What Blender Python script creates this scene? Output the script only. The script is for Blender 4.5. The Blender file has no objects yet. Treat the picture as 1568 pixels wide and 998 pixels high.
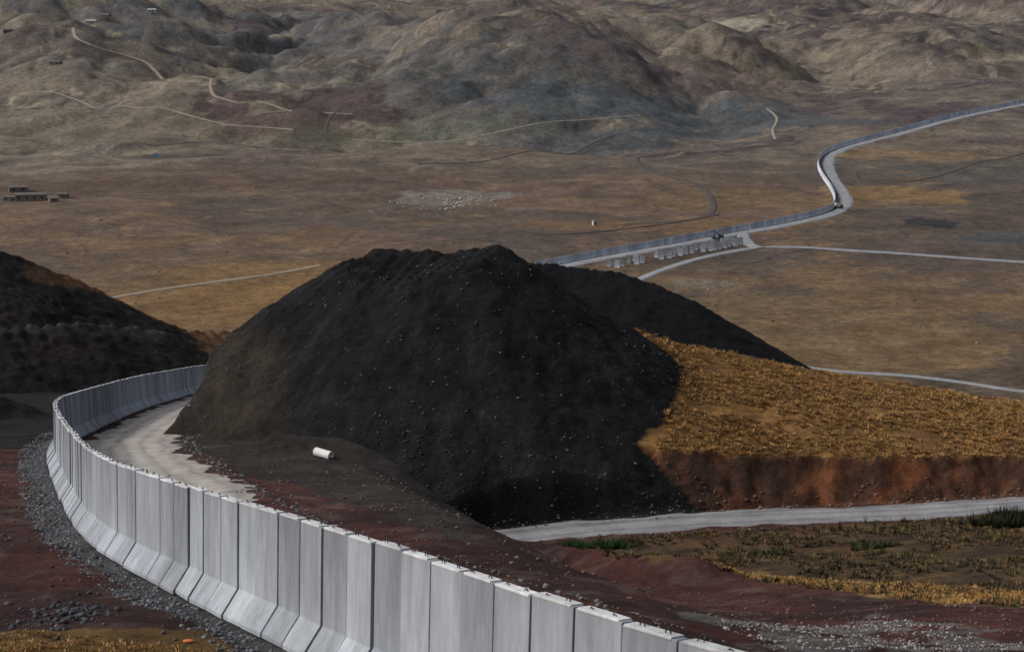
import bpy, math, numpy as np, time
rng=np.random.default_rng(7)
# ---------------------------------------------------------------- camera
CZ=120.0; PITCH=math.radians(11.0); FP=3049.0
cp,sp=math.cos(PITCH),math.sin(PITCH)
def ray(u,v):
    a=(u-784)/FP; b=(499-v)/FP
    dy=cp+b*sp; dz=-sp+b*cp
    return a/dy, -dz/dy
# ---------------------------------------------------------------- noise
def vnoise(x,y,seed=0):
    tab=np.random.default_rng(1000+seed).random((256,256))
    xi=np.floor(x).astype(np.int64); yi=np.floor(y).astype(np.int64)
    fx=x-xi; fy=y-yi
    fx=fx*fx*fx*(fx*(fx*6-15)+10); fy=fy*fy*fy*(fy*(fy*6-15)+10)
    x0=xi&255;x1=(xi+1)&255;y0=yi&255;y1=(yi+1)&255
    return (tab[x0,y0]*(1-fx)+tab[x1,y0]*fx)*(1-fy)+(tab[x0,y1]*(1-fx)+tab[x1,y1]*fx)*fy
def fbm(x,y,seed=0,oct=5,rough=.5,ridged=False):
    s=0;a=1;t=0
    c,sn=math.cos(.7),math.sin(.7)
    for i in range(oct):
        n=vnoise(x,y,seed+i)
        if ridged: n=1-np.abs(2*n-1)
        s=s+n*a; t+=a; a*=rough
        x,y=(c*x-sn*y)*2.03+13.1,(sn*x+c*y)*2.03+7.7
    return s/t
def sm(a,b,x):
    t=np.clip((x-a)/(b-a),0,1); return t*t*(3-2*t)
def smax(a,b,k):
    h=np.clip(.5+.5*(a-b)/k,0,1); return b*(1-h)+a*h+k*h*(1-h)
# ---------------------------------------------------------------- height field
def warp(x,y):
    return x+150*(fbm(x/400,y/400,50,4)-.5), y+150*(fbm(x/400,y/400,60,4)-.5)
def billows(x,y):
    wx,wy=warp(x,y)
    return (1-fbm(wx/460,wy/460,20,3,.4,True),1-fbm(wx/190,wy/190,30,4,.48,True),1-fbm(wx/64,wy/64,35,4,.55,True),wx,wy)
def H_bg(x,y):
    rt=sm(.06,.2,x/np.maximum(y,1))
    e=sm(0,1,(y-940-380*rt)/560)
    r1,r2,r3,wx,wy=billows(x,y)
    z=e*((y-1150)*.012+74*(r1-.42)+32*(r2-.42)+11*(r3-.4))
    z=z+sm(650,1100,y)*9*(fbm(x/130,y/130,40,4)-.5)
    for cx,cy,sx,sy,h in ((-5,1540,170,200,34),(-185,1370,110,120,13),(170,1750,180,220,26),(-420,2000,220,240,30),(-210,1900,180,220,22),(330,1900,200,260,26),(420,1500,160,200,10)):
        z=z+h*np.exp(-((x-cx)/sx)**2-((y-cy)/sy)**2)*(.7+.7*r2)
    z=z+sm(4000,9000,y)*500
    return z+2.8*(fbm(x/60,y/80,41,4)-.5)
def H_base(x,y):
    P=111-.195*y
    yb=290-105*sm(-30,0,x)
    P=P-.25*np.maximum(0,y-yb)
    xs=-(y-70)*.2
    xs=np.maximum(xs,-16)
    P=P-(6.5-1.2*sm(0,40,x))*sm(0,1,(x-xs)/12)*sm(40,110,y)
    P=P+7.2*(1-sm(3,28,y))
    P=P+.6*(fbm(x/7,y/7,3,4)-.5)+.36*(fbm(x/1.5,y/1.5,9,4,.6)-.5)
    far=y>330
    g=np.zeros_like(P)
    if far.any(): g[far]=H_bg(x[far],y[far])
    return np.where(P>25,P,smax(P,g,10))
def P3(u,v,y):
    tx,s=ray(u,v); return (tx*y,y,CZ-s*y)
def samp(pts,step=1.0):
    out=[]
    for a,b in zip(pts[:-1],pts[1:]):
        a=np.array(a);b=np.array(b);n=max(1,int(np.linalg.norm(a-b)/step))
        for i in range(n): out.append(a+(b-a)*i/n)
    out.append(np.array(pts[-1])); return out
back=[P3(572,381,173),P3(602,380,173),P3(690,386,172),P3(742,383,170),P3(765,375,167)]
front=[P3(506,411,168),P3(565,424,164),P3(640,421,162),P3(712,410,162),P3(762,380,166)]
MOUND=samp(back)+samp(front)
for i in range(5): MOUND+=samp([back[i],front[i]],1.0)
for i in range(4):
    for t in (.25,.5,.75):
        a=np.array(back[i])*(1-t)+np.array(back[i+1])*t; b=np.array(front[i])*(1-t)+np.array(front[i+1])*t
        MOUND+=samp([a,b])
MOUND+=samp([P3(506,411,168),P3(430,490,168),P3(372,560,167),P3(335,615,166)])
MOUND+=samp([P3(765,377,167),P3(800,396,167),P3(850,430,167),P3(905,468,167)])
PILE2=samp([P3(800,401,240),P3(850,402,242),P3(960,418,240),P3(1050,453,238)])
LEFTH=samp([P3(-600,250,285),P3(-250,320,290),P3(0,384,300),P3(60,406,302),P3(100,430,305),P3(200,482,312),P3(250,496,315),P3(300,502,318),P3(385,505,322)],2)
LEFTT=samp([P3(-500,488,262),P3(0,500,270),P3(120,493,276),P3(190,497,282),P3(245,505,288)],2)
LEFTP=samp([P3(-300,570,185),P3(-10,602,190),P3(30,628,188),P3(62,652,186)],2)
MS=.70
def cones(x,y,pts,sl):
    z=np.full(x.shape,-50.0)
    px=np.array([p[0] for p in pts]);py=np.array([p[1] for p in pts])
    m=(x>px.min()-60)&(x<px.max()+60)&(y>py.min()-60)&(y<py.max()+60)
    if m.any():
        xm=x[m];ym=y[m];zm=np.full(xm.shape,-50.0)
        for p in pts:
            zm=np.maximum(zm,p[2]-sl*np.hypot(xm-p[0],ym-p[1]))
        z[m]=zm
    return z
def H_hill(x,y):
    zc=np.interp(x,[7.5,10,15.6,21.5,26,36,46,80,140],[86.4,85.9,84.3,83.2,82.2,80.5,79,75,66])
    zf=np.interp(x,[9,20,50,80,140],[81.3,80.2,80.2,78.5,72])
    yf=150.6+3.0*(fbm(x/9,x*0+3.3,77,4,.6)-.5)+.9*(fbm(x/1.2,y/1.2,78,3)-.5)
    t=(y-yf)/(175-yf)
    g=zf+(zc-zf)*t+.7*np.sin(np.pi*np.clip(t,0,1))
    g=np.where(y>175,zc-.4*(y-175),g)
    sc=fbm(x/2.2,y/3,79,5,.62)
    g=np.where(y<yf,zf-(.7+.5*sc)*(yf-y)-.25*sm(0,.4,yf-y)+.5*(fbm(x/.9,y/.9,81,3)-.5),g)
    g=g-np.maximum(0,6-x)*.6
    g=np.where((y>215)|(y<135),-50,g)
    return g,yf
def mound_rill(x,y):
    w=2.5*(fbm(x/4,y/4,18,3)-.5)
    ang=np.arctan2(y-172+w,x+6+w)
    return fbm(ang*24,np.hypot(x+6,y-172)/5,17,5,.65)
def mound_z(x,y):
    ru=.4*(fbm(x/3,y/3,5,4)-.5)+.5*(fbm(x/.9,y/.9,6,3,.65)-.5)
    lump=1.3*(fbm(x/5.5,y/7,15,4,.55)-.5)
    return cones(x,y,MOUND,MS)+ru+lump+.25*(mound_rill(x,y)-.5),ru
def layers(x,y):
    b=H_base(x,y)
    m,ru=mound_z(x,y)
    p2=cones(x,y,PILE2,.60)+ru
    lh=cones(x,y,LEFTH,.55)+ru*2+1.4*(fbm(x/12,y/12,16,3)-.5)
    lt=cones(x,y,LEFTT,.62)+ru*2
    lp=cones(x,y,LEFTP,.5)+ru
    g,yf=H_hill(x,y); g=g+ru*.8
    return b,m,p2,lh,lt,lp,g,yf
def H0(x,y):
    L=layers(x,y)
    z=smax(L[0],L[1],.5)
    for k in (2,3,4,5,6): z=np.maximum(z,L[k])
    return z
YS=np.concatenate([np.linspace(28,500,5000),np.geomspace(500.2,9400,7000)])
def sight(u,v,H=H0,off=0):
    tx,s=ray(u,v); xs=tx*YS; zr=CZ-s*YS; zt=H(xs,YS)+off
    i=int(np.argmax(zr<=zt)) if (zr<=zt).any() else len(YS)-1
    return (xs[i],YS[i])
def poly(pix,H=H0): return np.array([sight(u,v,H) for u,v in pix])
def catmull(P,step):
    P=np.array(P,float); P=np.vstack([2*P[0]-P[1],P,2*P[-1]-P[-2]]); o=[]
    for i in range(1,len(P)-2):
        n=max(2,int(np.linalg.norm(P[i+1]-P[i])/step*2))
        for k in range(n):
            t=k/n
            o.append(.5*((2*P[i])+(-P[i-1]+P[i+1])*t+(2*P[i-1]-5*P[i]+4*P[i+1]-P[i+2])*t*t+(-P[i-1]+3*P[i]-3*P[i+1]+P[i+2])*t**3))
    o.append(P[-2]); o=np.array(o)
    d=np.r_[0,np.cumsum(np.linalg.norm(np.diff(o,axis=0),axis=1))]
    s=np.linspace(0,d[-1],max(2,int(round(d[-1]/step))+1))
    return np.stack([np.interp(s,d,o[:,0]),np.interp(s,d,o[:,1])],1)
def normals(P):
    t=np.gradient(P,axis=0); t/=np.linalg.norm(t,axis=1)[:,None]
    return t,np.stack([-t[:,1],t[:,0]],1)
def polydist(x,y,P):
    best=np.full(x.shape,1e9); side=np.zeros(x.shape); par=np.zeros(x.shape)
    for i in range(len(P)-1):
        a=P[i];d=P[i+1]-a;L=d@d
        t=np.clip(((x-a[0])*d[0]+(y-a[1])*d[1])/L,0,1)
        dx=x-a[0]-t*d[0];dy=y-a[1]-t*d[1];q=dx*dx+dy*dy
        m=q<best
        best=np.where(m,q,best); side=np.where(m,d[0]*dy-d[1]*dx,side); par=np.where(m,i+t,par)
    return np.sqrt(best)*np.sign(side),par
# ---------------------------------------------------------------- wall & road plans
WH=3.6
wpix=[(1110,998),(1000,972),(900,940),(800,902),(700,868),(600,836),(500,806),(400,778),(300,748),(200,718),(140,690),(105,655),(88,630),(84,615),(97,606),(130,597),(200,578),(260,567),(320,558)]
def Hsm(x,y):
    P=111-.195*y; yb=290-105*sm(-30,0,x); P=P-.25*np.maximum(0,y-yb)
    return P+7.2*(1-sm(3,28,y))
wp=np.array([sight(u,v,Hsm,WH) for u,v in wpix])
wp=np.vstack([wp[0]+(wp[0]-wp[1])*1.2,wp,wp[-1]+np.array([4,14]),wp[-1]+np.array([20,34])])
WALL=catmull(wp,2.0)
for _ in range(12): WALL[1:-1]=.25*WALL[:-2]+.5*WALL[1:-1]+.25*WALL[2:]
WALL=catmull(WALL[::3],2.0)
t_,n_=normals(WALL)
zw=Hsm(WALL[:,0],WALL[:,1])
ROADS=[]
def addroad(P,width,z,kind='road',smooth=0,shoulder=2.5):
    z=z.copy()
    for _ in range(smooth): z[1:-1]=.25*z[:-2]+.5*z[1:-1]+.25*z[2:]
    ROADS.append(dict(P=P,w=width,z=z,kind=kind,sh=shoulder))
RN=WALL-n_*5.0
addroad(RN,7.2,zw-.05,'near',0,2.0)
r2=[]
for u,v,zz in ((660,838,77.0),(742,828,77.0),(850,814,77.1),(1000,802,77.3),(1120,795,77.4),(1250,789,77.5),(1400,782,77.7),(1568,771,77.9),(1750,757,78.2),(1950,742,78.4)):
    tx,s=ray(u,v);yy=(CZ-zz)/s;r2.append((tx*yy,yy,zz))
r2=np.array(r2);R2=catmull(r2[:,:2],2.0);z2=np.interp(R2[:,0],r2[:,0],r2[:,2])
addroad(R2,4.4,z2,'near2',4,1.4)
RF=catmull(poly([(835,416),(900,402),(985,386),(1060,373),(1140,358),(1200,347),(1255,336),(1288,326),(1296,312),(1288,292),(1272,268),(1267,250),(1280,235),(1330,219),(1400,201),(1480,178),(1568,161),(1700,140)],H_base),12.0)
for _ in range(3): RF[1:-1]=.25*RF[:-2]+.5*RF[1:-1]+.25*RF[2:]
addroad(RF,7.0,H_base(RF[:,0],RF[:,1])+.5,'far',10,9)
RB=catmull(poly([(960,440),(985,427),(1040,406),(1100,391),(1160,381),(1220,380),(1300,385),(1400,391),(1568,403),(1750,412)],H_base),10.0)
addroad(RB,4.2,H_base(RB[:,0],RB[:,1])+.3,'far',6,6)
RC=catmull(poly([(1100,545),(1270,568),(1380,577),(1480,588),(1568,600),(1750,618)],H_base),8.0)
addroad(RC,2.8,H_base(RC[:,0],RC[:,1])+.2,'far',6,5)
RJ=catmull(poly([(1138,357),(1140,368),(1152,379),(1165,382)],H_base),6.0)
addroad(RJ,6.0,H_base(RJ[:,0],RJ[:,1])+.45,'far',2,5)
trk=[([(150,462),(200,452),(300,437),(400,425),(490,408)],3.2,'track'),
 ([(112,44),(120,62),(160,75),(230,98),(290,115),(325,122)],3.4,'track'),
 ([(325,122),(322,135),(340,150),(420,160),(500,172),(540,176)],3.0,'track'),
 ([(1188,215),(1183,200),(1192,180),(1175,168)],2.2,'track'),
 ([(500,205),(497,190),(520,170)],2.5,'dtrack'),
 ([(960,345),(1080,335),(1090,305),(1070,285),(1010,270),(975,250),(990,240),(1050,232)],3.4,'dtrack'),
 ([(0,300),(140,300),(330,322),(440,330),(600,352)],1.8,'dtrack'),
 ([(540,215),(640,222),(760,205),(870,185),(980,178)],2.4,'track'),
 ([(0,150),(90,142),(200,165),(330,190),(450,200)],2.0,'track'),
 ([(640,252),(760,245),(900,222),(1050,205)],1.5,'dtrack'),
 ([(1310,265),(1320,285),(1420,275),(1500,248),(1568,235)],3.0,'dtrack'),
 ([(740,352),(840,362),(960,352),(1100,330)],1.5,'dtrack')]
for pix,w,k in trk:
    P=catmull(poly(pix,H_base),12.0)
    for _ in range(2): P[1:-1]=.25*P[:-2]+.5*P[1:-1]+.25*P[2:]
    addroad(P,w,H_base(P[:,0],P[:,1])+.3,k,2,6)
def flatten(x,y,z):
    for r in ROADS:
        P=r['P'];R=r['w']/2+r['sh']+1
        m=(x>P[:,0].min()-R)&(x<P[:,0].max()+R)&(y>P[:,1].min()-R)&(y<P[:,1].max()+R)
        if not m.any(): continue
        d,par=polydist(x[m],y[m],P)
        zr=np.interp(par,np.arange(len(P)),r['z'])
        k=1-sm(r['w']/2+.3,r['w']/2+r['sh'],np.abs(d))
        zz=z[m]; z[m]=zz*(1-k)+zr*k
        if r['kind']=='near':      # spoil spills over the road shoulder
            xm=x[m];ym=y[m];mz=mound_z(xm,ym)[0]
            ed=-2.1+1.4*(fbm(xm/2.5,ym/2.5,230,3)-.5)
            lim=zr+(ed-d)*1.35-.05
            z[m]=np.where((d<ed)&(ym>140),np.maximum(z[m],np.minimum(mz,lim)),z[m])
    return z
def wallbed(x,y,z):
    m=(y<340)&(x<40)
    if m.any():
        d,par=polydist(x[m],y[m],WALL); k=1-sm(1.0,2.4,np.abs(d))
        z[m]=z[m]*(1-k)+(np.interp(par,np.arange(len(WALL)),zw)-.05)*k
    return z
BERM=catmull(np.array([[-16,131],[-10,130],[-4,128],[1,124],[5,119],[11,113]]),2.0)
def H1(x,y):
    x=np.asarray(x,float);y=np.asarray(y,float)
    z=H0(x,y)
    m=(x>-24)&(x<20)&(y>100)&(y<140)
    if m.any():
        d,p=polydist(x[m],y[m],BERM); z[m]+=1.3*np.exp(-(d/2.0)**2)
    z=flatten(x,y,z)
    return wallbed(x,y,z)
# ---------------------------------------------------------------- helpers
def C(r,g,b,k=1.0):
    f=lambda c:(c/255/12.92 if c/255<=.04045 else ((c/255+.055)/1.055)**2.4)
    return np.array([f(r),f(g),f(b)])*k
def mesh_obj(name,V,F,col=None,mat=None,smooth=True,parent=None):
    V=np.asarray(V,np.float32);me=bpy.data.meshes.new(name)
    if isinstance(F,np.ndarray):
        n,k=F.shape
        me.vertices.add(len(V));me.vertices.foreach_set('co',V.ravel())
        me.loops.add(n*k);me.loops.foreach_set('vertex_index',F.ravel().astype(np.int32))
        me.polygons.add(n);me.polygons.foreach_set('loop_start',np.arange(0,n*k,k,dtype=np.int32))
        me.update(calc_edges=True)
    else:
        me.from_pydata(V.tolist(),[],F); me.update()
    if smooth: me.polygons.foreach_set('use_smooth',np.ones(len(me.polygons),bool))
    if col is not None:
        a=me.color_attributes.new('Col','FLOAT_COLOR','POINT')
        c=np.ones((len(V),4),np.float32);c[:,:3]=col[:, :3]
        a.data.foreach_set('color',c.ravel())
    o=bpy.data.objects.new(name,me);bpy.context.collection.objects.link(o)
    if mat: me.materials.append(mat)
    if parent: o.parent=parent
    return o
def nodemat(name):
    m=bpy.data.materials.new(name);m.use_nodes=True;nt=m.node_tree
    b=nt.nodes['Principled BSDF'];b.inputs['Roughness'].default_value=.95
    b.inputs['Specular IOR Level'].default_value=.12
    return m,nt,b
def noise(nt,scale,detail,rough,lo,hi,vec=None,a=.3,b=.7):
    n=nt.nodes.new('ShaderNodeTexNoise');n.inputs['Scale'].default_value=scale;n.inputs['Detail'].default_value=detail;n.inputs['Roughness'].default_value=rough
    nt.links.new(vec,n.inputs['Vector'])
    r=nt.nodes.new('ShaderNodeMapRange');r.inputs['From Min'].default_value=a;r.inputs['From Max'].default_value=b
    r.inputs['To Min'].default_value=lo;r.inputs['To Max'].default_value=hi
    nt.links.new(n.outputs['Fac'],r.inputs['Value']);return n.outputs['Fac'],r.outputs['Result']
def mul(nt,a,b):
    m=nt.nodes.new('ShaderNodeMath');m.operation='MULTIPLY';nt.links.new(a,m.inputs[0])
    if isinstance(b,float): m.inputs[1].default_value=b
    else: nt.links.new(b,m.inputs[1])
    return m.outputs[0]
def attrmat(name,scales,bump,solid=None,rough=.95,spec=.12,stretch=(1,1,1)):
    m,nt,b=nodemat(name);b.inputs['Roughness'].default_value=rough;b.inputs['Specular IOR Level'].default_value=spec
    tc=nt.nodes.new('ShaderNodeTexCoord');mp=nt.nodes.new('ShaderNodeMapping');mp.inputs['Scale'].default_value=stretch
    nt.links.new(tc.outputs['Object'],mp.inputs['Vector']);vec=mp.outputs['Vector']
    f=None;facs=[]
    for sc in scales:
        s,de,ro,lo,hi=sc[:5];ab=sc[5:] or (.3,.7)
        fa,r=noise(nt,s,de,ro,lo,hi,vec,*ab);facs.append(fa)
        f=r if f is None else mul(nt,f,r)
    if solid is None:
        at=nt.nodes.new('ShaderNodeAttribute');at.attribute_name='Col';src=at.outputs['Color']
    else:
        rg=nt.nodes.new('ShaderNodeRGB');rg.outputs[0].default_value=(*solid,1);src=rg.outputs[0]
    vm=nt.nodes.new('ShaderNodeVectorMath');vm.operation='SCALE';nt.links.new(src,vm.inputs[0]);nt.links.new(f,vm.inputs['Scale'])
    nt.links.new(vm.outputs[0],b.inputs['Base Color'])
    prev=None
    for i,(st,di) in enumerate(bump):
        bp=nt.nodes.new('ShaderNodeBump');bp.inputs['Strength'].default_value=st;bp.inputs['Distance'].default_value=di
        nt.links.new(facs[i],bp.inputs['Height'])
        if prev: nt.links.new(prev,bp.inputs['Normal'])
        prev=bp.outputs['Normal']
    if prev: nt.links.new(prev,b.inputs['Normal'])
    return m
M_ground=attrmat('soil_and_grassland',[(.045,12,.74,.6,1.4),(1.6,7,.7,.7,1.3),(.28,9,.8,.58,1.42,.37,.63)],[(.5,3.0),(.9,.5),(.7,1.8)])
M_road=attrmat('gravel_road_surface',[(.5,8,.65,.8,1.2),(3,6,.6,.85,1.15)],[(.3,.1),(.4,.06)])
M_conc=attrmat('concrete',[(.5,8,.75,.6,1.34),(2.5,8,.7,.82,1.16)],[(.2,.05),(.4,.02)],rough=.85,stretch=(1,1,.22))
M_rock=attrmat('stone',[(2,6,.6,.7,1.3)],[(.5,.08)])
M_grass=attrmat('dry_grass_blades',[(1.5,4,.6,.75,1.25)],[])
def solid(name,c,**k): return attrmat(name,[(1.2,5,.6,.85,1.15)],[(.2,.03)],solid=tuple(c),**k)
M_rebar=solid('rusty_rebar',(.03,.025,.022),rough=.7)
M_white=solid('white_plastic',(.6,.6,.58),rough=.5)
# ---------------------------------------------------------------- terrain mesh
ys=np.concatenate([np.linspace(-120,27,40),np.arange(28,345,.31),np.geomspace(345.4,9500,840)])
ts=np.concatenate([np.linspace(-.95,-.31,30,endpoint=False),np.arange(-.31,.31,.00108),np.linspace(.312,.95,30)])
Y,Tt=np.meshgrid(ys,ts,indexing='ij'); X=Tt*(Y+150)
nr,nc=Y.shape; x=X.ravel();y=Y.ravel()
L=layers(x,y); b,m_,p2,lh,lt,lp,g,yf=L
z=H1(x,y)
def mix(a,bb,k): return a*(1-k[:,None])+bb*k[:,None]
def inpoly(x,y,P):
    r=np.zeros(x.shape,bool);n=len(P);j=n-1
    for i in range(n):
        xi,yi=P[i];xj,yj=P[j]
        c=((yi>y)!=(yj>y))&(x<(xj-xi)*(y-yi)/((yj-yi)+1e-12)+xi)
        r^=c;j=i
    return r
col=np.tile(C(84,53,48),(len(x),1))
nA=fbm(x/9,y/9,70,6,.58);nB=fbm(x/2.2,y/2.2,80,5,.6)
near=y<345
wx_=x+2.2*(nA-.5)*2; wy_=y+3*(nB-.5)*2
col=mix(col,C(56,42,42)[None],sm(.48,.58,nA)*.7)
col=mix(col,C(100,84,79)[None],sm(.55,.66,nB)*.5)
dW=np.full(x.shape,99.);mk=(y<340)&(x<45)&(y>-20);dW[mk]=polydist(x[mk],y[mk],WALL)[0]
gs=(dW>0)&(dW<2.0+2.4*(nA-.5)+1.5*(nB-.5))
col[gs]=(C(82,83,85)[None]*(.75+.5*nB[gs,None]))
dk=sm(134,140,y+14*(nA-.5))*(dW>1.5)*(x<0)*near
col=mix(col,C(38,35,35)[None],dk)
bench=poly([(235,655),(480,655),(640,700),(760,780),(742,835),(640,806),(540,775),(430,742),(340,715),(290,690)],H_base)
bm=inpoly(wx_,wy_,bench);col[bm]=C(60,54,51)[None]*(.7+.6*nB[bm,None])
veg=poly([(840,842),(1000,820),(1250,803),(1568,788),(1900,768),(1900,960),(1568,930),(1300,905),(1050,884),(930,880)],H_base)
vm_=inpoly(wx_,wy_,veg)
vc=mix(np.tile(C(92,68,51),(len(x),1)),C(70,68,48)[None],sm(.47,.62,nA)*.5);vc=mix(vc,C(112,89,58)[None],sm(.5,.65,nB)*.5);vc=mix(vc,C(58,46,40)[None],sm(.48,.38,nB)*.6)
col[vm_]=vc[vm_]
yel=poly([(1040,876),(1200,884),(1400,893),(1568,905),(1900,925),(1900,956),(1568,928),(1300,904),(1100,886)],H_base)
ym=inpoly(x+(nA-.5)*5,y+(nB-.5)*5,yel);col[ym]=C(140,115,76)[None]*(.7+.6*nB[ym,None])
gp=poly([(1080,948),(1350,933),(1470,955),(1600,985),(1600,1020),(1140,1010)],H_base)
gm=inpoly(wx_,wy_,gp)&(nB>.49);col[gm]=C(100,94,92)[None]*(.8+.4*nB[gm,None])
gl=(dW>2)&(y<54+3*(nA-.5))&(y>-130);col[gl]=C(116,92,56)[None]*(.7+.6*nB[gl,None])
dn=sm(185,200,y)*near*(x>-30);col=mix(col,C(84,66,48)[None],dn)
dn=sm(290,300,y)*near;col=mix(col,C(88,70,54)[None],dn)
blk=(m_>np.maximum.reduce([b,p2,lh,lt,lp,g])-.15)&near&(y<235)
rill=mound_rill(x,y)
bc=(C(30,30,32)[None]*(.6+.8*nB[:,None]))*(.8+.4*rill[:,None])+C(42,37,35)[None]*(.3*sm(.52,.64,rill)*sm(.46,.58,nA))[:,None]
col[blk]=bc[blk]
sk=np.clip(sm(-15,-20,x+5*(nA-.5))*sm(89,85,z+6*(nA-.5)),0,1)*blk
col=mix(col,C(58,51,44)[None]*(.7+.6*nB[:,None]),sk*.9)
b2=(p2>np.maximum.reduce([b,m_,g])-.1)&near&(y>200);col[b2]=C(25,25,28)[None]
lb=((lh>b)|(lt>b)|(lp>b))&near&(x<-20)
oh=(lh>lt)&(lh>lp)
lc=mix(np.tile(C(30,29,30),(len(x),1)),C(46,40,37)[None],sm(.48,.58,nA)*.7)
lc=mix(lc,C(62,60,59)[None],((lt>lh)&(lt>lp))*sm(1.3,.2,np.interp(x,[p[0] for p in LEFTT],[p[2] for p in LEFTT])-lt)*.8)
dC=np.full(x.shape,99.);mk=(y>250)&(y<360)&(x<-10)&(x>-130);dC[mk]=np.abs(polydist(x[mk],y[mk],np.array([[p[0],p[1]] for p in LEFTH]))[0])
lc=mix(lc,C(102,74,52)[None],np.clip(sm(-52,-45,x+6*(nA-.5))*oh+sm(6.0,3.0,dC+6*(nA-.5))*.85*sm(-76,-69,x)*oh,0,1))
col[lb]=lc[lb]
hl=(g>=np.maximum(b,m_)-.05)&near&(x>2)&(y<216)
hc=mix(np.tile(C(136,102,60),(len(x),1)),C(102,74,49)[None],sm(.45,.6,nB)*.8)
hc=mix(hc,C(108,70,49)[None],sm(173,175,y+8*(nA-.5))*.75)
sc=mix(np.tile(C(112,70,48),(len(x),1)),C(80,56,44)[None],sm(.42,.56,nB))
sc=mix(sc,C(58,45,41)[None],sm(.5,.58,nA)*.6)
hc=np.where((y<yf)[:,None],sc,hc)
col[hl]=hc[hl]
fs=(y>143)&(y<151)&(x>11)&~hl&~blk;col[fs]=(C(88,62,49)[None]*(.7+.6*nB[:,None]))[fs]
# plain and mountains
farm=y>=345
xf=x[farm];yf_=y[farm]
n1=fbm(xf/330,yf_/330,100,8,.6);n2=fbm(xf/95,yf_/95,110,7,.62);n3=fbm(xf/40,yf_/40,120,6,.62);n4=fbm(xf/600,yf_/600,130,6,.6)
n5=fbm(xf/12,yf_/12,160,3,.6)
pc=np.tile(C(105,87,66),(len(xf),1))
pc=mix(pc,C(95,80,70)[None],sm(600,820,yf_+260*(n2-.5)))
pc=mix(pc,C(121,97,69)[None],sm(.52,.58,n3)*.42*(1-sm(850,1100,yf_)))
pc=mix(pc,C(76,70,66)[None],sm(.51,.56,n2)*.6)
pc=mix(pc,C(110,93,75)[None],sm(.54,.6,fbm(xf/70,yf_/50,170,6,.6))*.45*sm(800,900,yf_))
hills_hazed=np.tile(C(93,82,78),(len(xf),1))  # far-hill colour, greyed and lifted to paint in distance haze
hills_hazed=mix(hills_hazed,C(76,80,81)[None],sm(.49,.52,n1)*.85)
hills_hazed=mix(hills_hazed,C(74,63,66)[None],sm(.51,.54,n2)*.75)
hills_hazed=mix(hills_hazed,C(110,100,88)[None],sm(.53,.56,n4)*.6)
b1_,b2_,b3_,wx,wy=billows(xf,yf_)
hills_hazed=mix(hills_hazed,C(114,105,93)[None],sm(.33,.22,b2_)*.65)
hills_hazed=mix(hills_hazed,C(62,58,60)[None],sm(.45,.56,b2_)*.55)
hills_hazed=mix(hills_hazed,C(56,53,54)[None],sm(.3,.2,b3_)*.6)
hills_hazed=mix(hills_hazed,C(114,104,89)[None],sm(.53,.56,n3)*.45)
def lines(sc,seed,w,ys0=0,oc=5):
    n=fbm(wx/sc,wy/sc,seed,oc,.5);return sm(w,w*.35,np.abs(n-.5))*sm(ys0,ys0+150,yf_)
hills_hazed=mix(hills_hazed,C(134,124,106)[None],lines(260,300,.007)*.7)
hills_hazed=mix(hills_hazed,C(50,48,49)[None],lines(200,310,.008)*.7)
hills_hazed=mix(hills_hazed,C(98,98,80)[None],lines(330,320,.012)*.4)
hills_hazed=mix(hills_hazed,C(130,120,104)[None],lines(420,350,.005)*.7)
hills_hazed=mix(hills_hazed,C(52,50,51)[None],lines(120,360,.007)*.5)
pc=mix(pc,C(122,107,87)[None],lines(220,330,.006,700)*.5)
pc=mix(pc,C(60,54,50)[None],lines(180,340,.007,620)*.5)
pc=mix(pc,hills_hazed,sm(960,1240,yf_+350*(n4-.5)+150*(n2-.5)))
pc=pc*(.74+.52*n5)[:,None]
def blob(u,v,rx,ry,c,k,rag=1.0):
    global pc
    cx,cy=sight(u,v,H_base)
    d=((xf-cx)/rx)**2+((yf_-cy)/ry)**2
    pc=mix(pc,c[None]*(.75+.5*n5)[:,None],np.clip(k*(1-sm(.75,1.0,d+rag*(3.5*(n3-.5)+2.5*(n2-.5)))),0,1))
blob(800,120,180,140,C(76,79,78),.5)
blob(380,185,95,100,C(70,57,56),.75)
blob(1385,298,36,38,C(128,103,70),.75)
blob(1390,242,50,45,C(122,101,73),.7)
blob(1050,195,130,60,C(68,74,78),.65)
blob(870,225,120,50,C(75,80,82),.5)
blob(1430,342,11,18,C(38,41,44),.8,1.6)
blob(1450,362,45,16,C(70,76,77),.65,1.6)
blob(1200,310,50,40,C(110,90,66),.6)
blob(900,345,90,26,C(112,89,64),.6)
blob(690,310,20,26,C(122,118,113),.6,3)
blob(810,318,12,10,C(114,110,106),.5,3)
blob(1090,435,10,10,C(118,114,102),.5,3)
blob(620,212,90,26,C(98,99,80),.4)
blob(80,205,120,90,C(114,106,91),.55)
blob(70,262,70,45,C(116,107,93),.55)
blob(1130,38,60,80,C(140,134,117),.7)
blob(1050,110,140,120,C(80,67,68),.5)
blob(350,60,200,150,C(76,78,81),.5)
blob(1490,260,70,60,C(69,74,73),.65)
blob(1100,560,60,40,C(114,93,66),.6)
blob(560,440,70,40,C(124,97,62),.5);blob(300,470,60,35,C(122,94,61),.6)
blob(280,270,120,50,C(87,70,61),.5)
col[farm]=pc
idx=np.arange(nr*nc).reshape(nr,nc)
F=np.stack([idx[:-1,:-1],idx[:-1,1:],idx[1:,1:],idx[1:,:-1]],-1).reshape(-1,4)
mesh_obj('terrain',np.stack([x,y,z],1),F,col,M_ground)
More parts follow.
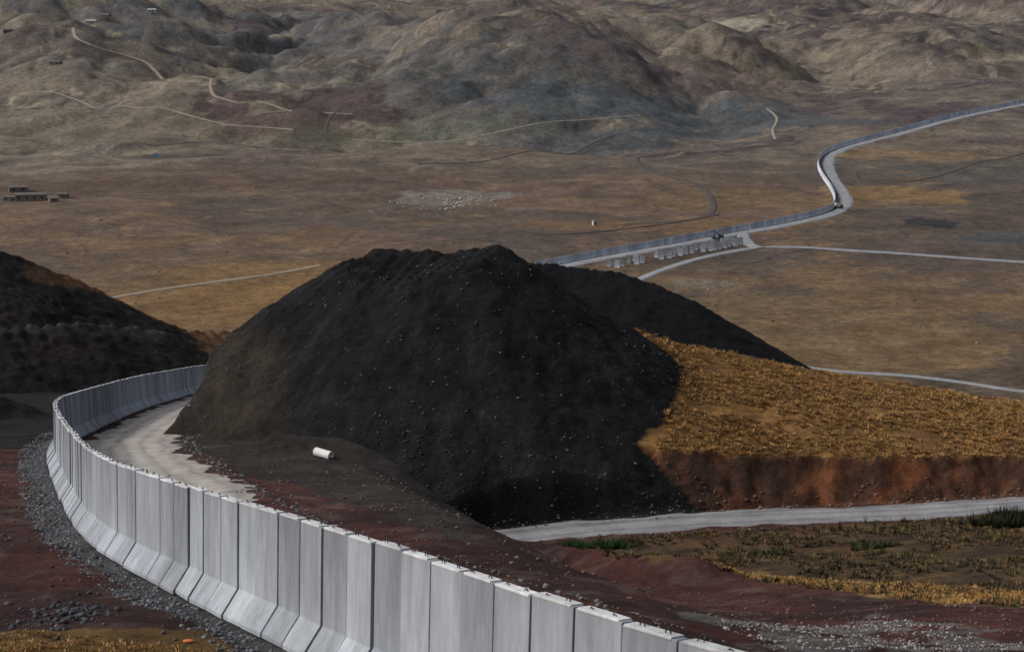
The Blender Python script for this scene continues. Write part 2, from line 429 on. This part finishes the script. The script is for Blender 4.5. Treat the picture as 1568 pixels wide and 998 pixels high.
# ---------------------------------------------------------------- road strips
RC_={'near':C(156,150,144),'near2':C(126,125,127),'far':C(126,128,131),'track':C(130,120,107),'dtrack':C(74,68,64)}
for r in ROADS:
    P=r['P'];w=r['w'];k=r['kind'];na=25 if 'near' in k else 9
    P_=catmull(P,.7 if 'near' in k else 5.0)
    dd,par=polydist(P_[:,0],P_[:,1],P); zz=np.interp(par,np.arange(len(P)),r['z'])
    t,n=normals(P_);V=[];Cc=[]
    s=np.arange(len(P_))*(.7 if 'near' in k else 1.0)
    for j in range(na):
        a=(j/(na-1)-.5)
        jit=(fbm(s/3.3,s*0+j*.01+(5 if a>0 else 0),140,5,.65)-.5)*w*.5*(abs(a)*2)**2
        off=a*w+np.sign(a)*jit
        q=P_+n*off[:,None]
        lift=.06 if 'near' in k else .3
        zz2=zz+lift*(1-(abs(a)*2)**8*1.6)
        V.append(np.column_stack([q,zz2]))
        nn=fbm(q[:,0]/2,q[:,1]/2,150,4,.6)
        base=RC_[k]
        tr=np.ones(len(q))
        if k.startswith('near'):
            for q0,wob in ((-2.5,1),(-1.0,1),(.5,2),(1.3,3),(2.6,3)): tr-=.3*np.exp(-((a*w-q0-1.2*(fbm(s/18,s*0+wob,400+wob,2)-.5))/.26)**2)
        Cc.append(base[None]*(tr*(.74+.52*nn))[:,None]*(1-.3*(abs(a)*2)**4))
    V=np.stack(V,1);Cc=np.stack(Cc,1);nr2=V.shape[0]
    ii=np.arange(nr2*na).reshape(nr2,na)
    F=np.stack([ii[:-1,:-1],ii[:-1,1:],ii[1:,1:],ii[1:,:-1]],-1).reshape(-1,4)[:,::-1]
    mesh_obj('dirt_track' if 'track' in k else 'gravel_road',V.reshape(-1,3),F.copy(),Cc.reshape(-1,3),M_road)
# ---------------------------------------------------------------- wall
PROF=np.array([(-.72,0),(-.72,.14),(-.2,.9),(-.12,WH),(.12,WH),(.2,.9),(.72,.14),(.72,0)])
LIT_TOP=np.array([(-.135,WH-.03),(-.135,WH+.035),(.135,WH+.035),(.135,WH-.03)])  # pale strip added along the top, its colour standing for the sky-lit edge
def build_wall(name,P,z,hooks,scale=1.0,colk=1.0,prof=PROF,parent=None):
    V=[];F=[];Cc=[];HV=[];HF=[]
    def extr(a,b_,n,za,zb,prof,c,flare_lit=1.25):
        base=len(V)
        for q,zq in ((a,za),(b_,zb)):
            for px,pz in prof:
                V.append((q[0]+n[0]*px,q[1]+n[1]*px,zq+pz)); Cc.append(c*(1.0 if pz>1 else flare_lit))  # base flare coloured lighter, painting in the light on its upturned face
        k=len(prof)
        for i in range(k): F.append((base+i,base+(i+1)%k,base+k+(i+1)%k,base+k+i))
        F.append(tuple(base+i for i in range(k))[::-1]);F.append(tuple(base+k+i for i in range(k)))
    for i in range(len(P)-1):
        a=P[i];b_=P[i+1];d=b_-a;L=np.linalg.norm(d);t=d/L
        yaw=rng.normal(0,.014);t=np.array([t[0]*math.cos(yaw)-t[1]*math.sin(yaw),t[0]*math.sin(yaw)+t[1]*math.cos(yaw)])
        n=np.array([-t[1],t[0]]);sh=rng.normal(0,.02);dz=rng.normal(0,.02)
        c=C(127,131,138)*colk*rng.uniform(.7,1.12)*np.array([1,1,1+rng.normal(0,.015)])
        ca=(a+b_)/2+n*sh;h=L/2
        zm=(z[i]+z[i+1])/2+dz;gz=(z[i+1]-z[i])/L
        pr=prof*[[scale,scale]]
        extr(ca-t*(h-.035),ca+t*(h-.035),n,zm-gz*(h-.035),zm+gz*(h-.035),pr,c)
        if hooks:
            q0,q1=-(h-.05)*rng.uniform(.8,1),(h-.05)*rng.uniform(.8,1)
            extr(ca+t*q0,ca+t*q1,n,zm+gz*q0,zm+gz*q1,LIT_TOP,C(176,177,178)*rng.uniform(.8,1.1))
        ins=pr.copy();ins[:,0]*=.62;ins[:,1]=np.maximum(ins[:,1]-.05,0)
        e=ca+t*(h-.035);extr(e,ca+t*(h+.03),n,zm+gz*h,zm+gz*h,ins,c*.22)
        if hooks and a[1]<150:
            for o in (-.5,.5):
                cc=ca+t*o*rng.uniform(.85,1.1);zt=zm+gz*o+WH*scale+.03
                rr=.015;tilt=rng.normal(0,.6);seg=7;W=.095;Hh=.14*rng.uniform(.4,1.15);base=len(HV)
                for s in range(seg):
                    an=math.pi*s/(seg-1);qx=math.cos(an)*W;qz=math.sin(an)*Hh-.03
                    lean=math.sin(tilt)*max(qz,0)
                    for kx,kz in ((-rr,0),(0,-rr),(rr,0),(0,rr)):
                        rx=math.cos(an)*kx;rz=math.sin(an)*kx
                        p=cc+t*(qx+rx)+n*(kz+lean)
                        HV.append((p[0],p[1],zt+qz+rz))
                for s in range(seg-1):
                    for k in range(4): HF.append((base+s*4+k,base+s*4+(k+1)%4,base+s*4+4+(k+1)%4,base+s*4+4+k))
    o=mesh_obj(name,V,F,np.array(Cc),M_conc,smooth=False,parent=parent)
    return o,HV,HF
e=bpy.data.objects.new('border_wall',None);bpy.context.collection.objects.link(e)
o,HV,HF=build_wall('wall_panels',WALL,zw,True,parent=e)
bv=o.modifiers.new('bevel','BEVEL');bv.width=.012;bv.segments=1;bv.limit_method='ANGLE'
mesh_obj('lifting_loops',HV,HF,None,M_rebar,parent=e)
_,nF=normals(RF);WF=catmull(RF+nF*5.0,3.0)
zF=H1(WF[:,0],WF[:,1]);
for _ in range(4): zF[1:-1]=.25*zF[:-2]+.5*zF[1:-1]+.25*zF[2:]
e2=bpy.data.objects.new('border_wall',None);bpy.context.collection.objects.link(e2)
build_wall('wall_panels',WF,zF,False,parent=e2,colk=1.7,scale=.7)
ia=int(np.argmin(np.hypot(*(RF-np.array(sight(905,405,H_base))).T)));ib=int(np.argmin(np.hypot(*(RF-np.array(sight(1098,366,H_base))).T)))
SP=catmull(RF[ia:ib+1]-nF[ia:ib+1]*13,3.4)
e3=bpy.data.objects.new('precast_wall_panels',None);bpy.context.collection.objects.link(e3)
tS,nS=normals(SP)
for i in range(len(SP)):
    if rng.random()<.12: continue
    for k in range(2):
        c0=SP[i]+nS[i]*(k*4.0-2)+rng.normal(0,.3,2);zz=float(H1(c0[:1],c0[1:])[0])-.1
        q=np.stack([c0-nS[i]*1.0+tS[i]*.3,c0+nS[i]*1.0-tS[i]*.3])
        build_wall('precast_panel',q,np.array([zz,zz]),False,parent=e3,colk=rng.uniform(.5,.9),scale=.8)
# ---------------------------------------------------------------- stones
def ico_base():
    p=(1+5**.5)/2
    v=np.array([(-1,p,0),(1,p,0),(-1,-p,0),(1,-p,0),(0,-1,p),(0,1,p),(0,-1,-p),(0,1,-p),(p,0,-1),(p,0,1),(-p,0,-1),(-p,0,1)],float);v/=np.linalg.norm(v[0])
    f=np.array([(0,11,5),(0,5,1),(0,1,7),(0,7,10),(0,10,11),(1,5,9),(5,11,4),(11,10,2),(10,7,6),(7,1,8),(3,9,4),(3,4,2),(3,2,6),(3,6,8),(3,8,9),(4,9,5),(2,4,11),(6,2,10),(8,6,7),(9,8,1)])
    return v,f
def stones(name,pts,smin,smax_,c,var=.3,flat=.7,sink=.25):
    n=len(pts)
    if n==0: return
    bv,bf=ico_base();s=smin*(smax_/smin)**(rng.random(n)**2.6)
    V=np.tile(bv,(n,1,1))*(1+rng.normal(0,.18,(n,12,1)))
    V=V*(np.stack([rng.uniform(.7,1.3,n),rng.uniform(.7,1.3,n),np.full(n,flat)],1)[:,None]*s[:,None,None]*.5)
    a=rng.uniform(0,6.28,n);ca,sa=np.cos(a)[:,None],np.sin(a)[:,None]
    vx=V[...,0]*ca-V[...,1]*sa;vy=V[...,0]*sa+V[...,1]*ca
    zz=H1(pts[:,0],pts[:,1])+s*sink*.5
    V=np.stack([vx+pts[:,0:1],vy+pts[:,1:2],V[...,2]+zz[:,None]],-1)
    F=(bf[None]+12*np.arange(n)[:,None,None]).reshape(-1,3)
    cc=np.repeat(c[None]*rng.uniform(1-var,1+var,(n,1)),12,0)
    return mesh_obj(name,V.reshape(-1,3),F,cc,M_rock,smooth=False)
def rpoly(P,n):
    lo,hi=P.min(0),P.max(0);q=lo+(hi-lo)*rng.random((n*6,2));q=q[inpoly(q[:,0],q[:,1],P)];return q[:n]
def offroad(q): 
    d=np.abs(polydist(q[:,0],q[:,1],RN)[0]); return q[d>4.0]
tt,nn=normals(WALL)
k=rng.integers(0,80,6500)
q=WALL[k]+tt[k]*rng.uniform(-1,1,(6500,1))+nn[k]*(.8+1.8*rng.random((6500,1)))
stones('gravel',q,.05,.19,C(96,98,101))
k=rng.integers(10,110,1500);q=WALL[k]+tt[k]*rng.uniform(-1,1,(1500,1))-nn[k]*(9.4+rng.normal(0,.6,(1500,1)))
stones('gravel',q,.06,.3,C(100,96,94))
k=rng.integers(0,len(R2),1500);_,n2_=normals(R2);q=R2[k]+rng.normal(0,.5,(1500,2))+n2_[k]*np.where(rng.random((1500,1))<.6,2.7,-2.6)
stones('gravel',q,.06,.3,C(96,94,94))
stones('scree',offroad(rpoly(np.array([[-30,158],[-20,147],[-6,142],[12,145],[14,166],[-26,170]]),2200)),.05,.26,C(78,74,70),.6)
stones('scree',rpoly(np.array([[-9,141],[12,143.5],[12,147],[-4,147],[-12,150]]),600),.07,.3,C(60,58,57),.5)
stones('rubble',offroad(rpoly(np.array([[8,110],[-16,130],[-20,100],[-8,80],[4,62],[30,60],[40,85],[20,100]]),4200)),.05,.24,C(92,73,68),.45)
stones('rubble',rpoly(poly([(1080,950),(1350,936),(1470,958),(1600,990),(1180,998)],H_base),2200),.05,.17,C(124,120,118),.35)
stones('rubble',rpoly(np.array([[-46,130],[-22,55],[-9,52],[-20,88],[-34,130]]),1500),.05,.25,C(80,66,64),.5)
stones('rubble',rpoly(np.array([[12,145.5],[60,147.5],[60,150],[12,149]]),900),.06,.35,C(96,72,58),.4)
q=np.array([sight(95,945,H_base)])+rng.normal(0,1,(350,2))*[[.8,1.6]];stones('rubble',q,.05,.28,C(66,68,72),.4)
def scatter_rocks(u,v,n,rx,ry,a,b_,c):
    cx,cy=sight(u,v,H_base);q=np.array([[cx,cy]])+rng.normal(0,1,(n*3,2))*[[rx,ry]]
    q=q[fbm(q[:,0]/5,q[:,1]/8,220,3)>.55][:n];stones('rock_outcrop',q,a,b_,c,.45,.4)
scatter_rocks(690,311,380,11,16,.4,2.0,C(138,135,130))
scatter_rocks(1090,436,60,6,7,.3,1.0,C(130,127,116))
q=np.stack([rng.uniform(-260,300,2600),rng.uniform(560,1250,2600)],1);q=q[fbm(q[:,0]/60,q[:,1]/60,240,4)>.5]
stones('boulders',q,.3,1.3,C(96,88,78),.5)
# ---------------------------------------------------------------- tufts
def tufts(name,pts,h,w,nb,cols,lean=.5):
    n=len(pts);z0=H1(pts[:,0],pts[:,1])-.03
    hs=h*rng.uniform(.55,1.3,(n,1));ws=w*rng.uniform(.6,1.3,(n,1))
    a=rng.uniform(0,6.28,(n,nb));r=np.sqrt(rng.random((n,nb)))*ws*.5
    bx=pts[:,0:1]+np.cos(a)*r;by=pts[:,1:2]+np.sin(a)*r
    le=lean*hs*(.3+r/ws*1.6);tx=bx+np.cos(a)*le;ty=by+np.sin(a)*le
    tz=hs*rng.uniform(.6,1.1,(n,nb));bw=.14*ws;a2=a+1.57+rng.normal(0,.6,(n,nb))
    z=np.repeat(z0[:,None],nb,1)
    V=np.stack([np.stack([bx-np.cos(a2)*bw,by-np.sin(a2)*bw,z],-1),np.stack([bx+np.cos(a2)*bw,by+np.sin(a2)*bw,z],-1),np.stack([tx,ty,z+tz],-1)],2).reshape(-1,3)
    F=np.arange(len(V)).reshape(-1,3)
    ci=rng.integers(0,len(cols),n);c=np.array(cols)[ci]*rng.uniform(.75,1.25,(n,1))
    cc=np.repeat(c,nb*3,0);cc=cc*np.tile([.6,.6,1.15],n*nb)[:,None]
    return mesh_obj(name,V,F,cc,M_grass,smooth=False)
gold=[C(166,127,76),C(148,110,66),C(174,140,92),C(122,90,56),C(114,92,62)]
hp=np.array([[8.0,148.5],[11,149],[13.0,160],[10,176],[8,184],[20,186],[80,184],[80,149],[40,148.5],[20,148.5]])
q=rpoly(hp,27000);zm=cones(q[:,0],q[:,1],MOUND,MS);gh=H_hill(q[:,0],q[:,1]);ok=(gh[0]>zm-.2)&(q[:,1]>gh[1]);q=q[ok]
q=q[(fbm(q[:,0]/3,q[:,1]/3,200,3)>.32)&((q[:,1]<174)|(rng.random(len(q))<.4))]
tufts('dry_grass',q,.24,.36,11,gold)
q=rpoly(yel,3500);tufts('dry_grass',q,.18,.28,9,gold[:3])
q=rpoly(veg,5600);q=q[fbm(q[:,0]/5,q[:,1]/5,210,3)>.43];tufts('weeds',q,.28,.4,10,[C(88,76,52),C(72,70,48),C(116,92,60),C(60,52,40)])
q=rpoly(np.array([[-18,44],[-6,46],[-8,51],[-13,54],[-20,54]]),2200);tufts('dry_grass',q,.13,.16,9,gold)
for u,v,n,h,c in ((895,838,60,.5,C(42,58,30)),(940,836,50,.5,C(44,62,30)),(1555,800,90,1.0,C(40,44,28)),(1520,806,50,.8,C(44,46,30)),(1340,838,30,.5,C(52,58,34)),(1180,850,40,.4,C(56,58,36))):
    cx,cy=sight(u,v,H1);q=np.array([[cx,cy]])+rng.normal(0,1,(n,2))*[[.8,.8]]
    tufts('shrub',q,h,.45,16,[c,c*.75,c*1.3])
q=[]
for u in np.linspace(1240,1500,26): q.append(sight(u+rng.normal(0,6),815-(u-1240)*.035+rng.normal(0,8),H1))
tufts('tall_weeds',np.array(q),.8,.2,9,[C(54,52,40),C(64,58,42)],.12)
# ---------------------------------------------------------------- drain pipe
import bmesh
def tube(name,c,ax,L,r,ri,mat,seg=20):
    ax=np.array(ax,float);ax/=np.linalg.norm(ax);s=np.cross(ax,(0,0,1));s/=np.linalg.norm(s);w=np.cross(s,ax);V=[];F=[]
    for d,rad in ((-L/2,r),(L/2,r),(L/2,ri),(-L/2,ri)):
        for k in range(seg):
            a=2*math.pi*k/seg;V.append(np.array(c)+ax*d+(s*math.cos(a)+w*math.sin(a))*rad)
    for j in range(4):
        for k in range(seg):
            F.append((j*seg+k,j*seg+(k+1)%seg,((j+1)%4)*seg+(k+1)%seg,((j+1)%4)*seg+k))
    return mesh_obj(name,V,F,None,mat,smooth=False)
cx,cy=sight(495,699,H1);zc=float(H1(np.array([cx]),np.array([cy]))[0])
tube('drain_pipe',(cx,cy,zc+.2),(1,-.7,-.1),1.3,.29,.25,M_white)
# ---------------------------------------------------------------- box-built objects
def bx(parent,name,c,s,mat,rot=(0,0,0),bev=.03,taper=1.0):
    bm=bmesh.new();bmesh.ops.create_cube(bm,size=1)
    for v in bm.verts:
        k=taper if v.co.z>0 else 1
        v.co=(v.co.x*s[0]*k,v.co.y*s[1]*k,v.co.z*s[2])
    if bev: bmesh.ops.bevel(bm,geom=bm.edges[:],offset=bev,segments=1,affect='EDGES')
    me=bpy.data.meshes.new(name);bm.to_mesh(me);bm.free();me.materials.append(mat)
    o=bpy.data.objects.new(name,me);bpy.context.collection.objects.link(o);o.parent=parent;o.location=c;o.rotation_euler=rot
    return o
def emp(name,x_,y_,rz,dz=0):
    e=bpy.data.objects.new(name,None);bpy.context.collection.objects.link(e)
    e.location=(x_,y_,float(H1(np.array([x_]),np.array([y_]))[0])+dz);e.rotation_euler=(0,0,rz);return e
M_wallst=solid('stone_masonry',C(104,97,92));M_roof=solid('rusty_sheet_roof',C(96,90,86));M_dark=solid('dark_glass',(.02,.02,.025),rough=.3)
M_tyre=solid('tyre_rubber',(.02,.02,.02));M_truck=solid('truck_paint_white',(.45,.45,.43),rough=.4);M_yel=solid('weathered_paint',(.11,.10,.08),rough=.6)
M_rroof=solid('pale_sheet_roof',C(150,152,158));M_wht=solid('whitewashed_wall',C(150,146,140))
def gable(parent,w,d,h,rise,mat,name='roof'):
    V=[(-w/2-.3,-d/2-.3,h),(w/2+.3,-d/2-.3,h),(w/2+.3,d/2+.3,h),(-w/2-.3,d/2+.3,h),(-w/2-.3,0,h+rise),(w/2+.3,0,h+rise)]
    mesh_obj(name,V,[(0,1,5,4),(2,3,4,5),(0,4,3),(1,2,5),(3,2,1,0)],None,mat,smooth=False,parent=parent)
def house(u,v,w,d,h,rz,wm,rm,rise=1.0):
    X_,Y_=sight(u,v,H_base);e=emp('stone_house',X_,Y_,rz,-.3)
    bx(e,'walls',(0,0,h/2),(w,d,h),wm,bev=.02);gable(e,w,d,h+.003,rise,rm)
    n=max(1,int(w/3.5))
    for i in range(n):
        bx(e,'window_%d'%i,((i+.5)*w/n-w/2,-d/2-.02,h*.58),(1.0,.12,1.0),M_dark,bev=0)
    bx(e,'door',(w*.08,-d/2-.03,1.15),(1.0,.12,2.0),M_roof,bev=0)
house(48,307,14,6,3.4,.12,M_wallst,M_roof,.5);house(18,308,7,5,2.6,-.2,M_wallst,M_roof,.4);house(28,293,9,5,2.6,.3,M_wallst,M_roof,.4)
house(98,303,4,4,2.4,0,M_wallst,M_roof,.4);house(82,309,4,4,2.2,.4,M_wallst,M_roof,.4)
for (u,v,w,m1,m2) in ((85,99,9,M_wallst,M_roof),(140,36,9,M_wht,M_rroof),(162,27,8,M_wallst,M_roof),(233,19,8,M_wht,M_rroof),(12,50,8,M_wallst,M_roof)):
    house(u,v,w,4.5,2.5,rng.uniform(-.4,.4),m1,m2,1.0)
M_blue=solid('blue_tarpaulin',(.04,.09,.19))
X_,Y_=sight(238,240,H_base);e=emp('tent',X_,Y_,.2);gable(e,2.6,2.6,.0,1.6,M_blue,'canvas')
X_,Y_=sight(910,345,H_base);e=emp('site_cabin',X_,Y_,.3,-.1);bx(e,'cabin',(0,0,1.1),(1.5,1.5,2.0),M_truck);bx(e,'door',(.3,-.77,1.0),(.6,.06,1.6),M_dark,bev=0);bx(e,'roof',(0,0,2.18),(1.8,1.8,.14),M_roof)
X_,Y_=sight(148,304,H_base);e=emp('utility_pole',X_,Y_,0,-.2);bx(e,'pole',(0,0,2.6),(.25,.25,5.2),M_wallst,taper=.7);bx(e,'crossarm',(0,0,4.8),(1.4,.12,.14),M_wallst)
def wheels(e,xs,yw,r):
    i=0
    for xx in xs:
        for sy in (-1,1):
            o=tube('wheel_%d'%i,(xx,sy*yw,r),(0,1,0),.34,r,.18,M_tyre,14);o.parent=e;i+=1
cx,cy=sight(1284,320,H1);e=emp('truck',cx,cy,2.0,.35);e.scale=(.7,.7,.7)
wheels(e,(-2.6,-1.4,2.2),1.0,.5)
bx(e,'chassis',(0,0,.85),(7,2.0,.3),M_dark);bx(e,'cab',(2.7,0,1.95),(1.9,2.4,2.0),M_truck,taper=.92,bev=.1);bx(e,'windscreen',(3.6,0,2.3),(.16,2.0,.8),M_dark)
bx(e,'tipper_body',(-1.1,0,1.9),(4.8,2.5,1.6),M_yel,taper=1.04)
cx,cy=sight(1100,367,H1);e=emp('mobile_crane',cx,cy,2.7,.1);e.scale=(.65,.65,.65)
wheels(e,(-3.2,-2,1.6,2.8),1.1,.55)
bx(e,'chassis',(0,0,1.0),(8.6,2.4,.5),M_dark);bx(e,'cab',(3.4,0,2.1),(1.8,2.4,1.8),M_yel,bev=.1);bx(e,'superstructure',(-1.6,0,2.1),(3,2.3,1.6),M_dark);bx(e,'boom',(1.2,0,4.0),(6,.5,.6),M_dark,rot=(0,-.45,0));bx(e,'outrigger_beam',(0,0,.7),(.4,4.6,.25),M_dark)
cx,cy=sight(290,984,H1);V,Fi=ico_base();V=V*[.22,.12,.07];V=V*(1+rng.normal(0,.14,(12,1)))
M_or=solid('orange_sack_fabric',(.5,.15,.06))
o=mesh_obj('orange_sack',V,Fi,None,M_or,smooth=True);o.location=(cx,cy,float(H1(np.array([cx]),np.array([cy]))[0])+.05);ss=o.modifiers.new('s','SUBSURF');ss.render_levels=2;ss.levels=1
# ---------------------------------------------------------------- camera & light
cam=bpy.data.cameras.new('camera');co=bpy.data.objects.new('camera',cam);bpy.context.collection.objects.link(co)
co.location=(0,0,CZ);co.rotation_euler=(math.radians(90)-PITCH,0,0);cam.sensor_width=36;cam.lens=FP/1568*36;cam.clip_end=20000;cam.clip_start=.5
bpy.context.scene.camera=co
w=bpy.data.worlds.new('World');bpy.context.scene.world=w;w.use_nodes=True;nt=w.node_tree
sky=nt.nodes.new('ShaderNodeTexSky');sky.sky_type='NISHITA';sky.sun_disc=False
EL=math.radians(38);AZ=math.radians(-90)
sky.sun_elevation=EL;sky.sun_rotation=AZ;sky.dust_density=4.0;sky.air_density=1.0
hs=nt.nodes.new('ShaderNodeHueSaturation');hs.inputs['Saturation'].default_value=.45
nt.links.new(sky.outputs[0],hs.inputs['Color']);nt.links.new(hs.outputs[0],nt.nodes['Background'].inputs[0]);nt.nodes['Background'].inputs[1].default_value=.15
sl=bpy.data.lights.new('sun','SUN');so=bpy.data.objects.new('sun',sl);bpy.context.collection.objects.link(so)
sl.energy=2.1;sl.angle=math.radians(12);sl.color=(1,.965,.915)
from mathutils import Vector
d=Vector((math.sin(AZ)*math.cos(EL),math.cos(AZ)*math.cos(EL),math.sin(EL)))
so.rotation_euler=d.to_track_quat('Z','Y').to_euler();so.location=(0,0,300)
bpy.context.scene.view_settings.view_transform='Standard';bpy.context.scene.view_settings.look='None';bpy.context.scene.view_settings.exposure=0
